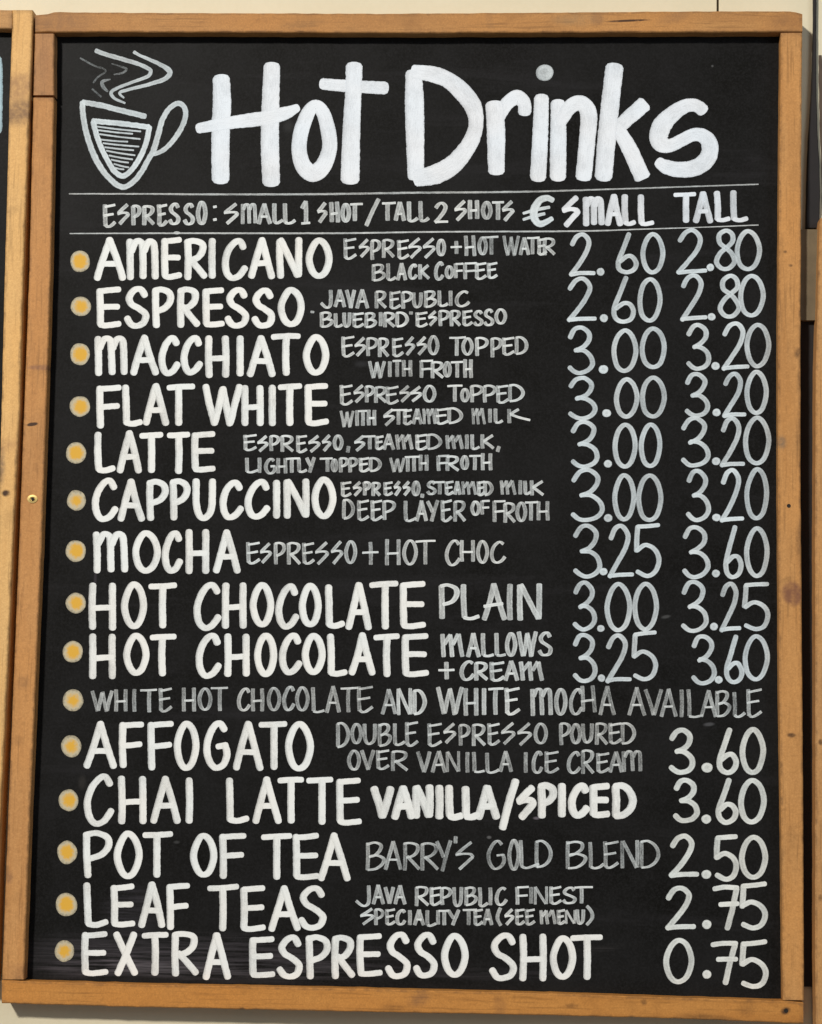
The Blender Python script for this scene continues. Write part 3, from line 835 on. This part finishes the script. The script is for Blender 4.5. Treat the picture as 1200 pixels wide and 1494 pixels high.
# ------------------------------------------------------------------ the list
N, D_, PR = [], [], []
ITEMS = [
    ('AMERICANO', """A=136.7,183.5,345.5,409 m=183,232.5,347,408.5 E=235,266.5,346,407.5 R=268,303.5,347,408 I=304,315.5,347.5,406.5 C=324,362,348,409 A=362.5,401.5,346,406.5
        N=402.5,442,346,406.5 O=446.7,485.5,346.5,406.5""", """E2=500,521,347,378.5 Z=521.7,541,348,375.5 P=540,556.5,349,379.5 R=557,577,348.5,376.5 E2=578,598,349,378 Z=594,616.5,346.5,377 Z=615,637,346.5,377
        O=636.7,651.2,348,373.5 +=656.7,675.5,350.5,371 H2=676.7,695.3,342.3,374.5 O=697,712,345,372 T=704,728.5,344,372,717.5 W=733.5,759,343,374 A=757,774,345.5,372.5 T=768,789,345,371.5,777.5
        E2=783,799,346.5,372.5 R=792,812,346.5,373 B=542,563.5,384.5,410.5 L2=563,579,383,409.5 A=578,594.5,383,409.5 C=595.5,610.5,384.5,407.5 K=609.5,628.5,384.5,408 C=633.5,649,381.5,409
        O=649,663,387,406.5 F=662,677.5,383,406.5 F=675,697,382.3,408 E2=692,711,382.3,408 E2=709.5,727,382.3,406.5""",
     "2=830,870,339.5,403 .=871,882.5,390.5,402 6=898,932,339,400 0=935,971,339,400 ", "2=987,1034,333.5,400 .=1031.5,1042.5,384.5,395.5 8=1041.7,1075.5,333,395.5 0=1072.5,1112,334,395.5"),
    ('ESPRESSO', """E=140,178,418.5,478.5 S=181,218.5,418,479 P=221,253.5,418,478 R=258,292.5,418,478 E=295,328.5,419,477.5 S=328,364.3,419.5,478.5 S=366.7,402,420,479 O=405.8,444.8,419,477""",
     """J=466,485.5,422,449.8 A=486.5,505.3,421.5,448.5 V=503,520.5,422,450.5 A=518.5,539,421.5,450.5 R=546.5,565.5,423.5,450.5 E2=567,585.5,424.5,451 P=584.5,603.5,424.5,451 U=601,618,425.5,449
        B=618,638,423.5,449 L2=638,655,423,447.5 I=654,661.5,423,447 C2=664,687.5,423.5,448 '=453,459,452.5,457.5 B=466,487,454.5,478 L2=486.5,501,456,478 U=499.5,513.5,455,477.5 E2=513,532,455.5,478
        B=531,550.5,455.5,478.5 I=552,559,454.5,476.5 R=558.5,578,455,478 D=576.5,597,454.5,477.5 '=597,603,453.5,459.5 E2=605,625,454.5,477.5 Z=623,639.5,453,475.5 P=639,657,452,476.5 R=656,674,452,476.5
        E2=673.5,690.5,452,475.5 S=690,706.5,452.5,475.5 S=705,722,450.5,475.5 O=721.5,740.5,450,473""",
     "2=827,872,404,469.5 .=875.5,887.5,458,470 6=891.5,928.5,402.5,472 0=930.5,967,404.5,470", "2=992.5,1033.5,399,468.5 .=1033,1044.5,456.5,467.5 8=1047,1082,399.5,464.5 0=1078,1117.5,399,463"),
    ('MACCHIATO', """m=136.7,187,489.5,548 A=190,232,488.5,547.5 C=231.5,264,489,548 C=264,296.5,489.5,547 H=299,335.5,489.5,551 I=344,357,489.5,548.5 A=360.5,402,489.5,549.5 T=395,439.5,486.5,547.5,417.8
        O=442.5,480.5,488,547.5""", """E2=497,518,490,521.3 Z=515.5,535.5,491.5,520 P=533.5,552.5,492,520 R=551,569,492.5,521.5 E2=571,589.5,492.5,520.5 Z=589,607,490.5,518.5 Z=606,624.5,490.5,518 O=624,641.3,489,518
        T=655,681,490.5,519.5,666.7 O=673.5,691.5,492,518.5 P=692.5,713.5,491.5,520 P=715,733.5,492,522 E2=731.5,751.5,491.5,518.5 D=750.5,771.5,490.5,517.5 W=537,563.5,526,553 I=564.5,573.5,526,550.5
        T=572,587,525,550.5,580 H=586.5,602.5,524.5,550 F=611,633.5,524.5,552 R=628,649,527,552.5 O=646.5,659.5,527,550.5 T=657,677,526.5,551.5,667.5 H=676,690.8,523.3,552""",
     "3=828,870,475.5,546.5 .=874,888,532.5,545 0=892.5,932,479,543.5 0=934,973.5,476.5,538.5", "3=1001.5,1039.5,471.5,541 .=1038.5,1051,528,539.5 2=1053,1095.5,469.5,540 0=1087,1125.5,470.5,536.5"),
    ('FLAT WHITE', """F=139,178,561.5,624.5 L=177,209,561.5,622.5 A=208,246.5,559.5,621 T=243,285.5,560,621,260.7 W=296,354,560.5,622 H=351.5,385.5,561.5,621.5 I=390.5,404.5,561.5,621.5 T=405.5,442,559.5,621,423
        E=444,480.5,559,621""", """E2=494.5,515.5,561,591.5 Z=514,533.5,561,588 P=531.5,547.5,562,588 R=545.5,566,563.5,588.5 E2=561.5,582.5,563,590 Z=581,600.5,562,586.8 Z=596.5,617.5,563,586.5 O=616.8,637,561.3,587
        T=652,676,561.3,587,664 O=671.5,686,566,586.5 P=685,706,561.3,587.5 P=704,725,561.3,588 E2=723,743,561.3,588.8 D=741,766,560.5,586.5 W=495.5,517.5,598.5,624.5 I=517.5,525.5,597.5,622
        T=521.5,537,598,622,529.7 H=535.5,549.8,597,621.5 Z=557.5,577.5,596,621.5 T=570,596,596.5,620,581.7 E2=587,602.5,596.5,620 A=601,617.5,595.5,619.5 M=616,637,595,619.5 E2=634,655.5,595,619.5 D=652,676,594.5,618.5
        M=687.5,709.5,594.5,620 I=711,719.5,595.5,617.5 L2=720,735,595,618 Kw=733,776.5,594.8,618.5""",
     "3=829,874,549,613 .=879,892,597,608.5 0=896.5,933.5,550.5,610.5 0=934,973.5,548,610.5", "3=999,1038,543.5,609.5 .=1040,1052,596,607.5 2=1054,1090.5,543,609.5 0=1087,1122,539,605.5"),
    ('LATTE', """L=136.5,169,630.5,690.5 A=170,207.5,628,690 T=203,239,630.5,690,221 T=243,278,629.5,691,260.5 E=279,315.5,629,689.5""",
     """E2=353.5,375.5,633.5,658 Z=373.5,393,635,659.5 P=392.5,408.8,634.5,659 R=408.5,430,634.5,660 E2=431,449,634.5,661 Z=448,469,634.5,660 Z=468,485,634,659 O=485.5,501.5,634,657 ,=504,512.5,650,661
        Z=515,534.5,635,658.5 T=528,549,635,656.5,540 E2=546.5,561,635,656.5 A=558,577,632.3,657 M=576.5,604,633,656.5 E2=605,624.5,633,657 D=621.5,645.3,632.8,656.5 M=649.5,677,634,656 I=677.5,685.5,633,656
        L2=686,701,633,656.5 K=700,722.8,632.8,655.5 ,=722.5,732.8,650,660 L2=356.5,378,667,690.5 I=375,382.5,667,690.5 G=385,404,668,692 H=403,420,667.5,691.5 T=416,439,667.5,690.5,426 L2=433,449,667.8,690
        Y=445,461.5,666,690.5 T=465.5,487,667.5,689,478 O=482.5,494,669,688.5 P=494,509.5,667,690 P=507.5,523,667,690 E2=522.5,540,667,689 D=537.5,557.5,667,688.5 W=568,592,667,690 I=591.5,599,665.5,689
        T=590,614,665,689,604.5 H=611,625.8,662.5,687.5 F=636.5,657,663.5,688 R=650,671.5,664.5,688 O=671.5,685,664,685.5 T=684,703,663.5,686.5,693 H=701.5,719.2,660.5,687""",
     "3=832.5,877,613,683.5 .=881.5,893.5,671,682 0=894,931,616.5,683.5 0=932.5,967,616.5,683", "3=994,1038.5,608,682 .=1039,1051.5,667,678.5 2=1050.5,1088.5,608,682 0=1085,1125.5,606.5,679"),
    ('CAPPUCCINO', """C=134,173,698,761 A=171.5,211,698.5,761 P=213,245.5,699,759.5 P=247,277.5,698.5,759 U=280.5,316.5,698,758.5 C=320.5,356.5,700,758.5 C=357.3,395.3,699.5,758 I=397.3,410,700,756.5 N=413,453,698,756.5
        O=454.8,490.5,695.5,757""", """E2=496,513.8,702.5,725 Z=513,529.5,702,724 P=529,542,702,723.5 R=541.5,557,703,724.5 E2=558.5,574,702.5,723.5 Z=573,586.5,701.5,723.5 Z=586,600.5,701.5,723.5 O=600.5,614,701.5,723.8
        ,=613,620,719.5,727 S=621.5,638,701.5,722 T=632,650,702,722,641.7 E2=648,663,701.5,722.5 A=661.5,674,701.5,722.5 M=673,696,701.5,722.5 E2=695,709,701.5,723.5 D=705,720.5,702,723.5 M=729,754,700,722.5
        I=755,764,700,722 L2=763,776,700.5,722 K=772,795.3,700,723.5 D=499,518,728,758 E2=520,539.5,729,760 E2=539.5,559,729.5,760 P=557.5,577.8,729.5,759.5 L2=588.5,609,730,761.5 A=605.5,624.8,729.5,761
        Y=621.5,641.5,729,761.5 E2=642,660.8,729,761.5 R=661,681,730,762 O=686.5,702,730.5,752.3 F=700.5,716,729.5,751.5 F=718,739,729.5,762.3 R=734,753.8,733,763.5 O=752.3,769.5,732,761.5 T=765.5,787,731,760.5,775
        H=783,802.8,730.5,760""",
     "3=833,884,683.5,762 .=881.5,894,750,761.5 0=894,928.5,690,761 0=929,968,690.5,762", "3=1001.5,1038.8,684.5,761 .=1039.5,1052,749.5,760.5 2=1050.5,1087.5,683,762 0=1087,1123,682.3,758.5"),
    ('MOCHA', "m=134,187.8,774.5,836.5 O=193,234.5,773.5,836.5 C=236.5,267.5,774.5,836.5 H=270,306.5,772.5,837.5 A=310.5,351,772.5,836.5",
     """E2=358,380.3,790.5,823.5 Z=377.3,398,792,822 P=399,417.3,790.5,824.5 R=418,440.3,791,824.5 E2=440,459.5,791.5,823.8 Z=458,481.3,790.5,824 Z=481,502,789,823.5 O=502.3,521.3,788.5,822.5 +=528,553.5,790,824.5
        H=561.5,585.5,786,825.5 O=587.3,609.8,787,824.8 T=605.5,636.5,788,824.5,621 C=649.5,673.5,787.5,825.5 H=671,693.8,787.5,820.5 O=694.8,714,788.3,822 C2=715,739.5,789.3,822.5""",
     "3=836,880.3,765,843.5 .=875,887,828.5,839.5 2=886.5,926.5,765,843.5 5=923.8,965.5,763,843", "3=995.5,1038.8,766.5,844.5 .=1039.3,1051,831,842.3 6=1055,1085.5,767,844.5 0=1086.5,1123,768,843"),
    ('HOT CHOCOLATE', """H=129,170.5,850,919.5 O=177,214.5,849,917.8 T=216.5,259.5,850,916.5,237.5 C=283,323.8,849.5,920 H=323.5,361.3,850,917 O=365,400.3,849.5,915.3 C=402.3,437.3,851.8,918.3 O=436.5,469.5,851,915.3
        L=473,504,852.3,917 A=504.5,543,850,919 T=539,582.5,848,918.8,562.5 E=583,622.5,848,918""", "P=639.5,670.5,851.5,903.5 L=671,701,852.3,904.3 Aw=702,740,850.5,905.5 I=738,751.3,851.5,905.5 N=754,792.5,850.5,905.5",
     "3=836,873,848,921 .=871.5,882.5,912,922 0=883,923,849.5,922 0=923,962.3,849,921", "3=994,1035.5,847,923.8 .=1036.5,1048,908.5,920 2=1050,1083.3,849.5,922 5=1081.5,1124.5,849,921"),
    ('HOT CHOCOLATE', """H=129,170.5,925,990.5 O=180,217.8,924,985.5 T=218,258.5,925,987,237 C=285.5,324,924.5,990 H=326.5,365.8,924.5,987.3 O=370.8,404.5,923.5,987.3 C=407.3,441.5,924,985 O=440.8,475,923.5,984.5
        L=476,507.5,925,987.5 A=509,548.5,923,985.8 T=545,584,924.5,987.5,565 E=586,626.8,924,988""", """M=642,678,924,959.3 A=680,702,923,959.5 L=701,722,923,959 L=720.8,739.5,923,958.5 O=737.3,755,922.3,958 W=754,785.5,920.8,959.5
        S=784.5,807.5,922.3,957.5 +=639,664.5,965,991.8 C2=670.8,694.5,963.5,993.5 R=691.5,713.8,965.5,993.8 E2=713,737.3,965,994.5 A=735,758,963.5,994 M=757,794.5,964.5,993.8""",
     "3=836,873.5,924,996.5 .=872.5,883.5,984,995 2=883,923,925,996.5 5=920,960.5,920.5,994.5", "3=1009,1047.5,926,999.8 .=1043.5,1055,986.5,997.5 6=1056.5,1086.5,927,997.8 0=1084,1123.8,925.8,993.8"),
    ('WHITE', None, """W=132.5,166.5,1007,1039.5 H=166,187,1005,1039 I=192,200.5,1004.5,1039 T=203.5,230.5,1005,1040.3,218 E2=230,251.8,1003.5,1039.3 H=265,286.8,1002.5,1039 O=288.5,310,1003.5,1036.8 T=307,333.5,1002,1038.5,321
        C=346,367,1003.5,1038 H=366,386,1003.5,1039 O=389.3,410.5,1002.5,1037.5 C=412,431.8,1001,1037.5 O=430.8,451.8,1001.5,1037.8 L=453,474.5,1002,1040.5 A=474.3,497.8,1000.3,1040.5 T=496,524.5,1002.3,1040.3,508.7
        E2=519.8,545,1001,1040.5 A=555.3,579.5,1004.5,1043 N=578.5,602,1003,1044.5 D=601,623,1006,1043.5 W=636,677,1001.5,1043.8 H=676.5,698.8,1003.5,1045 I=701.8,711.5,1003.5,1043.8 T=712,736,1003.3,1043.5,723.5
        E2=734.8,759.5,1002.8,1043.8 m=773,808,1003.5,1045.3 O=808.8,828.3,1004,1044 C=830.8,852,1004.8,1043.5 H2=846,871,999.3,1040 A=873.8,899,1000,1044.5 A=915.5,944,1001.8,1045 V=939.5,969,1004.8,1045.3
        A=962.8,989.5,1004.3,1046.8 I=990,999.8,1005.3,1047.3 L=1001,1027,1005.3,1047.5 A=1021.3,1047.5,1006.3,1047 B=1043.3,1067,1007.3,1046.8 L2=1068.3,1089,1009.5,1047.3 E2=1087.8,1112.8,1004.8,1047.3""", None, None),
    ('AFFOGATO', """A=121.5,171,1052.5,1122 F=173,210.5,1053,1120.5 F=214,254.5,1053,1124 O=253.8,291,1052.5,1124.5 G=296.5,336.5,1051.5,1124 A=340.5,384.3,1052.5,1124.3 T=376.5,419.5,1052.5,1123.5,400
        O=416,457.8,1053,1125.5""", """D=489.8,510.8,1054,1091.3 O=511.3,529.5,1055,1086 U=529,551,1055.3,1086.5 B=550.8,572,1055.3,1089.5 L2=572.8,592,1054.8,1088.5 E2=590,611,1052.8,1089.5 E2=622,645.8,1055,1089.5
        Z=645,667.3,1055,1085 P=668.5,687,1056.5,1088.8 R=687.8,710.3,1055.8,1089.5 E2=710,730.3,1055,1088 Z=729.3,753.8,1054,1086.8 Z=753,777.8,1054,1088.5 O=778.8,799.8,1054.5,1086 P=815.5,833.5,1054,1088
        O=832,849.3,1055.3,1085.8 U=848,867.5,1055,1084.3 R=867.5,888.5,1054.3,1087.8 E2=887,908,1054.3,1086 D=905,928.5,1054.3,1086.5 O=506.5,527,1094.3,1124.5 V=525.3,549,1093.8,1124.5 E2=547.8,569,1093.8,1123.5
        R=570,597,1095,1125.8 V=606.8,631,1095.8,1128.3 A=629,652.5,1095,1128.3 N=650.3,672.5,1095.3,1127.8 I=678,687,1096.8,1128.3 L=688,708.5,1096.8,1128 L2=707,730,1097.8,1129 A=727.8,748.8,1095,1127
        I=762,773.3,1096.8,1128.5 C=776,793.5,1095.8,1129 E2=793.3,816.5,1096,1128.5 C=827.3,849,1096.5,1129 R=847.5,868.5,1093.8,1130.3 E2=868.8,890.5,1098,1128 A=888,910.5,1096,1128 m=906.8,938.5,1094.8,1127""",
     None, "3=975.8,1016.5,1062.5,1130.5 .=1024,1040.5,1113,1127.5 6=1045.3,1078.5,1061.5,1130.5 0=1080,1118,1061,1131"),
    ('CHAI LATTE', """C=123,167.3,1129.5,1205.5 H=171,214.5,1132.5,1202.3 A=219,263.8,1132.5,1202 I=269,283,1134.5,1202 L=328,364.5,1134.5,1202 A=368,411,1133.5,1202 T=405,444.5,1133.5,1202,425 T=446.5,487.5,1134,1203,470
        E=489.8,528.5,1134.5,1204.5""", """V=539.8,577,1146.5,1196 A=571,606.3,1145.3,1196.8 N=601,633,1144,1195.8 I=634,648.3,1144.8,1196.8 L=649,678,1144.8,1197 L=672.8,702,1145.8,1196.5 A=693,730,1144.8,1196.8 /=728.5,758.5,1135,1212.3
        Z=751.5,784.5,1144.8,1197 P=783.5,812.8,1142,1195 I=813.3,827,1142,1193.8 C=829.3,862,1142.8,1194.3 E=860,892,1142.8,1193.8 D=892.3,928.8,1141.8,1195.5""",
     None, "3=982.5,1022.3,1135.5,1201.3 .=1024,1038.3,1188.5,1202 6=1043.8,1077.8,1135.5,1203 0=1078,1118.8,1135.5,1203"),
    ('POT OF TEA', """P=120,163.3,1212.3,1281.3 O=166.5,207.8,1212.8,1282.3 T=207,253.3,1213.5,1280.8,229 O=278,316.5,1215.5,1280.8 F=318,359.8,1215.5,1282.3 T=380.3,427.3,1216.3,1284,404 E=426.5,467.3,1215.5,1284.5
        A=463.8,511.3,1215.5,1285.8""", """B=532.8,562.8,1228.5,1270.8 A=560,587.8,1226.8,1270.3 R=587,614.8,1228.5,1271 R=612.8,641.8,1229.5,1271 Y=634.8,660.3,1225.3,1272.3 '=661.5,668.8,1219.5,1231.5 Z=662.8,693.5,1227.8,1269.8
        G=709.8,738.8,1225.8,1269 O=740.8,759.5,1224.8,1270.3 L2=756,787.5,1225.3,1267.8 D=780,806.5,1225.8,1267 B=824.8,857,1226.8,1268.8 L2=857.8,882.8,1227.8,1268.8 E2=878.8,903.8,1226.8,1267.8 N=904.8,933.8,1225.3,1268.3
        D=932.8,963.8,1225.8,1267.8""", None, "2=976.3,1021.5,1216.8,1281.3 .=1024,1038.5,1269.5,1282.5 5=1040,1078.8,1217,1285.8 0=1079,1121.3,1218,1284"),
    ('LEAF TEAS', """L=120,159,1288,1353.3 E=160.5,197.8,1290,1353.3 A=201.5,241.3,1286.5,1353.8 F=241.5,277.8,1289,1356.5 T=301.5,350,1290.5,1358.8,325 E=349.8,388.8,1292.5,1359.8 A=391.5,438.8,1292,1359
        S=435,477.8,1292.5,1358""", """J=517.3,541,1291.5,1323 A=542.3,562,1290.5,1320.5 V=559.8,577,1293.8,1320 A=574.3,593.8,1291,1320.5 R=604.8,627.5,1293,1323 E2=626,645,1293.8,1322 P=642,660,1294.3,1321.5 U=660,676.8,1293.8,1323.3
        B=676.8,697.5,1293.8,1322 L2=697,713,1294.3,1323.8 I=711,720.3,1294.3,1322 C2=722.3,742,1294.3,1321.8 F=751.5,773,1293,1321 I=771,779.3,1293.8,1319.5 N=778.3,800.5,1292.8,1321 E2=800.5,820.5,1293,1320.3
        S=819.8,842.5,1294.3,1319.5 T=837.8,866.5,1293.5,1319.5,849 Z=523.8,547.8,1324.8,1350 P=545.3,561.3,1325.8,1351 E2=561,577.8,1325.8,1350.5 C=577,593.8,1326.8,1350.3 I=594.3,602,1327.3,1351 A=602.5,620.8,1326.8,1351
        L2=620.5,637.5,1327.3,1352.5 I=635.8,643.3,1327.3,1350 T=639,657,1327.3,1351,648.5 Y=652.3,672,1326.8,1351 T=674.5,697.5,1326.3,1351,684 E2=689.8,705.8,1326.3,1351 A=703.8,720.3,1326,1351 (=723.3,733.8,1324,1351.8
        Z=734.3,751.8,1326,1350.3 E2=750.8,766.8,1326,1350.3 E2=765,781.8,1326,1350.3 M=786.8,812.3,1327.3,1349.5 E2=811.8,825.8,1327,1349.5 N=824.3,841,1327,1349.5 U=840,854.5,1326.5,1348.8 )=853.8,867.8,1320.8,1350.8""",
     None, "2=970.3,1017.5,1292.8,1358 .=1024.8,1038.8,1342.5,1355.8 7=1039,1080.8,1291.3,1357.8 5=1077,1120.8,1286.8,1357.8"),
    ('EXTRA ESPRESSO SHOT', """E=118.3,158.5,1358.8,1424.8 X=164.8,201.8,1360,1423.8 T=206.5,247,1360,1424,226 R=249.8,291,1358.5,1425 A=295.3,337.5,1361,1430 E=362.8,402,1366.3,1427.3 S=403.8,442.8,1364.8,1429.3
        P=445,482.5,1363.8,1429 R=483.8,518.8,1364.3,1428.8 E=520,558.8,1362,1425.5 S=561.8,600.3,1360.8,1428.8 S=602.5,639.8,1361.3,1427.8 O=643.8,684,1361.8,1426.3 S=713.8,755.8,1361.8,1431.8 H=757,798.8,1362.8,1432.3
        O=802.8,840.5,1365.5,1429.3 T=831.8,881,1363.5,1429.8,857""", None, None, "0=968.8,1013.5,1368.5,1435.8 .=1025.3,1038.3,1415.5,1428.5 7=1036,1078.8,1372.8,1437.3 5=1077,1122.3,1371.3,1443.3"),
]
NAMES = ['AMERICANO', 'ESPRESSO', 'MACCHIATO', 'FLAT WHITE', 'LATTE', 'CAPPUCCINO', 'MOCHA', 'the first HOT CHOCOLATE', 'the second HOT CHOCOLATE', '', 'AFFOGATO', 'CHAI LATTE', 'POT OF TEA', 'LEAF TEAS', 'EXTRA ESPRESSO SHOT']
for i, (nm, a, b, c1, c2) in enumerate(ITEMS):
    if a:
        toks, k = a.split(), 0
        for word in nm.split():
            write('item_name', P_item, 'item', ' '.join(toks[k:k + len(word)]), 'white lettering reading ' + word + ('' if word == nm else ' in the line ' + nm))
            k += len(word)
        assert k == len(toks), nm
    if b:
        sty = {7: 'plain', 8: 'noteb', 9: 'white row', 10: 'faint', 11: 'van', 12: 'faint'}.get(i, 'note')
        lab = {9: 'thin grey lettering reading WHITE HOT CHOCOLATE AND WHITE MOCHA AVAILABLE', 11: 'bold white lettering reading VANILLA/SPICED'}.get(i, 'small grey note beside ' + NAMES[i])
        write('item_note', P_item if i == 11 else P_note, sty, b, lab)
    if c1:
        write('price', P_price, 'price', c1, 'chalk price of a small ' + NAMES[i].replace('the ', '') if i not in (7, 8) else 'chalk price of a small portion of ' + NAMES[i])
    if c2:
        write('price', P_low if i > 9 else P_price, 'priceb' if i > 9 else 'price', c2, 'chalk price at the right end of the line of ' + NAMES[i])

# ------------------------------------------------------------------ neighbouring board on the left
LB = at(-300, 1478, 0.0)
LB.y = 0.028
lboard = thing('menu_board', 'pale pine frame edge of the next chalkboard, cut off at the left', 'menu board', LB)
nl_in = [(17.5, 15), (17.5, 45), (14, 130), (11, 250), (6.8, 400), (2, 600), (-3, 800), (-10, 1000), (-18, 1200), (-30, 1500)]
nl_out = [(48, 14), (44.5, 110), (41, 200), (37, 300), (33.5, 400), (28, 600), (18, 800), (9.5, 1000), (0, 1190), (-11, 1500)]
ml = wood('pale_pine', (0.86, 0.53, 0.21), (0.72, 0.40, 0.14), 'z', [
    (27, 128, 24, 18, 0.45, (0.30, 0.15, 0.08), 0.5, 0.5), (30, 165, 24, 18, 0.65, (0.22, 0.12, 0.065), 0.5, 0.3), (10, 720, 5.5, 4.5, 0.9, DK, 0.5, 0),
    (3, 680, 5, 24, 0.5, (0.14, 0.10, 0.08), 0.8, 0), (10, 650, 20, 8, 0.3, (0.40, 0.20, 0.09), 0.8, 0), (12, 310, 14, 6, 0.2, DK, 0.9, 0.3)], LB, 31.0)
ml2 = wood('pale_pine_rail', (0.62, 0.34, 0.13), (0.48, 0.24, 0.08), 'x', [], LB, 37.0)
board_bar('stile', nl_in, nl_out, 14.3, 1436, 'v', ml, lboard, y_front=-0.004, seed=11)
board_bar('rail', [(-620, 4), (17.5, 14.2)], [(-620, 30), (17.5, 41.5)], -620, 17.3, 'h', ml2, lboard, y_front=-0.0043, seed=12)
board_bar('rail', [(-620, 1406), (-26, 1406)], [(-620, 1436), (-26, 1436)], -620, -26, 'h', ml2, lboard, y_front=-0.0043, seed=13)
board_bar('stile', [(-650, 4), (-650, 1500)], [(-620, 4), (-620, 1500)], 6, 1436, 'v', ml, lboard, y_front=-0.004, seed=14)
box('slate_panel', at(-640, 740).x, at(10, 740).x + 0.0, 0.010, 0.016, at(0, 1420).z, at(0, 20).z, slate_t.m, lboard)
ink = Ink(0.010)
ink.stroke([(-8, 86, 22), (-7, 120, 22), (-8, 190, 22)], 22, .82, .5, step=2)
ink.build('lettering', paint('pale_blue_paint', (0.50, 0.68, 0.76), 0.2, 0.1, 0.3), lboard, 'pale blue edge of a painted letter')

# ------------------------------------------------------------------ neighbouring board on the right
RB = at(1500, 1478, 0.0)
RB.y = 0.028
rboard = thing('menu_board', 'pine frame edge of the next board, cut off at the right behind a dark gap', 'menu board', RB)
mr = wood('pine_far', (0.66, 0.37, 0.15), (0.50, 0.25, 0.09), 'z', [(1198, 1083, 3, 4, 0.6, DK, 0.6, 0), (1198, 1310, 3, 4, 0.6, DK, 0.6, 0)], RB, 41.0)
r_in = [(1199.5, 300), (1196.5, 328), (1194.5, 400), (1193, 470), (1191, 540), (1190, 800), (1190.5, 1100), (1190, 1400), (1192, 1540)]
r_out = [(1231, 300), (1226, 400), (1222, 800), (1222, 1200), (1224, 1540)]
board_bar('stile', r_in, r_out, 318, 1540, 'v', mr, rboard, seed=21)
board_bar('rail', [(1222, 318), (1800, 300)], [(1222, 348), (1800, 330)], 1230, 1800, 'h', mr, rboard, y_front=0.0003, seed=22)
board_bar('rail', [(1222, 1480), (1800, 1480)], [(1222, 1510), (1800, 1510)], 1226, 1800, 'h', mr, rboard, y_front=0.0003, seed=23)
box('slate_panel', at(1215, 740).x, at(1790, 740).x, SLATE, SLATE + 0.006, at(1300, 1500).z, at(1300, 325).z, slate_t.m, rboard)

# ------------------------------------------------------------------ black strap, block and added shade strip between the boards
black = plain('black_rubber_and_gap_shade', (0.010, 0.007, 0.007), 0.75)  # colours the strap and the added shade strip in the gap
brown = plain('dull_brown', (0.10, 0.07, 0.05), 0.9)
SB = at(1186, 330, WALL)
strap = thing('strap', 'black strap widening downwards on the cream wall beside the right frame', 'strap', SB)
board_bar('strap_band', [(1187.5, -60), (1187.5, 40), (1186, 100), (1183.5, 160), (1180, 205), (1178, 260), (1176.5, 330)],
          [(1192, -60), (1192, 60), (1192, 110), (1193.5, 190), (1196.5, 240), (1197.5, 290), (1196, 330)], -60, 332, 'v', black, strap, y_front=0.024, y_back=WALL + 0.001, seed=31)
board_bar('brown_strip', [(1195, 70), (1195.2, 110), (1196.5, 190), (1199, 240), (1200, 314)], [(1199, 70), (1204, 120), (1210, 200), (1212, 314)], 80, 314, 'v', brown, strap,
          y_front=0.030, y_back=WALL + 0.001, seed=32)  # brown strip on the wall right of the strap, widening downwards
drab = plain('drab_paint', (0.17, 0.13, 0.075), 0.8)
KB = at(1182, 466, 0.03)
block = thing('spacer_block', 'drab brown block wedged between the right frame and the next board', 'block', KB)
board_bar('block_face', [(1166, 333), (1166, 468)], [(1197.5, 333), (1194, 468)], 334.5, 467, 'v', drab, block, y_front=0.018, y_back=WALL + 0.001, seed=33)
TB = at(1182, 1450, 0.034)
gap_shade_strip = thing('gap_shade_strip', 'added black strip standing in for the shade in the gap between the right frame and the next board', 'gap_shade_strip', TB)
board_bar('gap_shade_face', [(1160, 467), (1160, 1450)], [(1200, 467), (1200, 1450)], 468.5, 1440, 'v', black, gap_shade_strip, y_front=0.026, y_back=WALL + 0.001, seed=34)  # added black strip: the gap's deep shade put in as colour
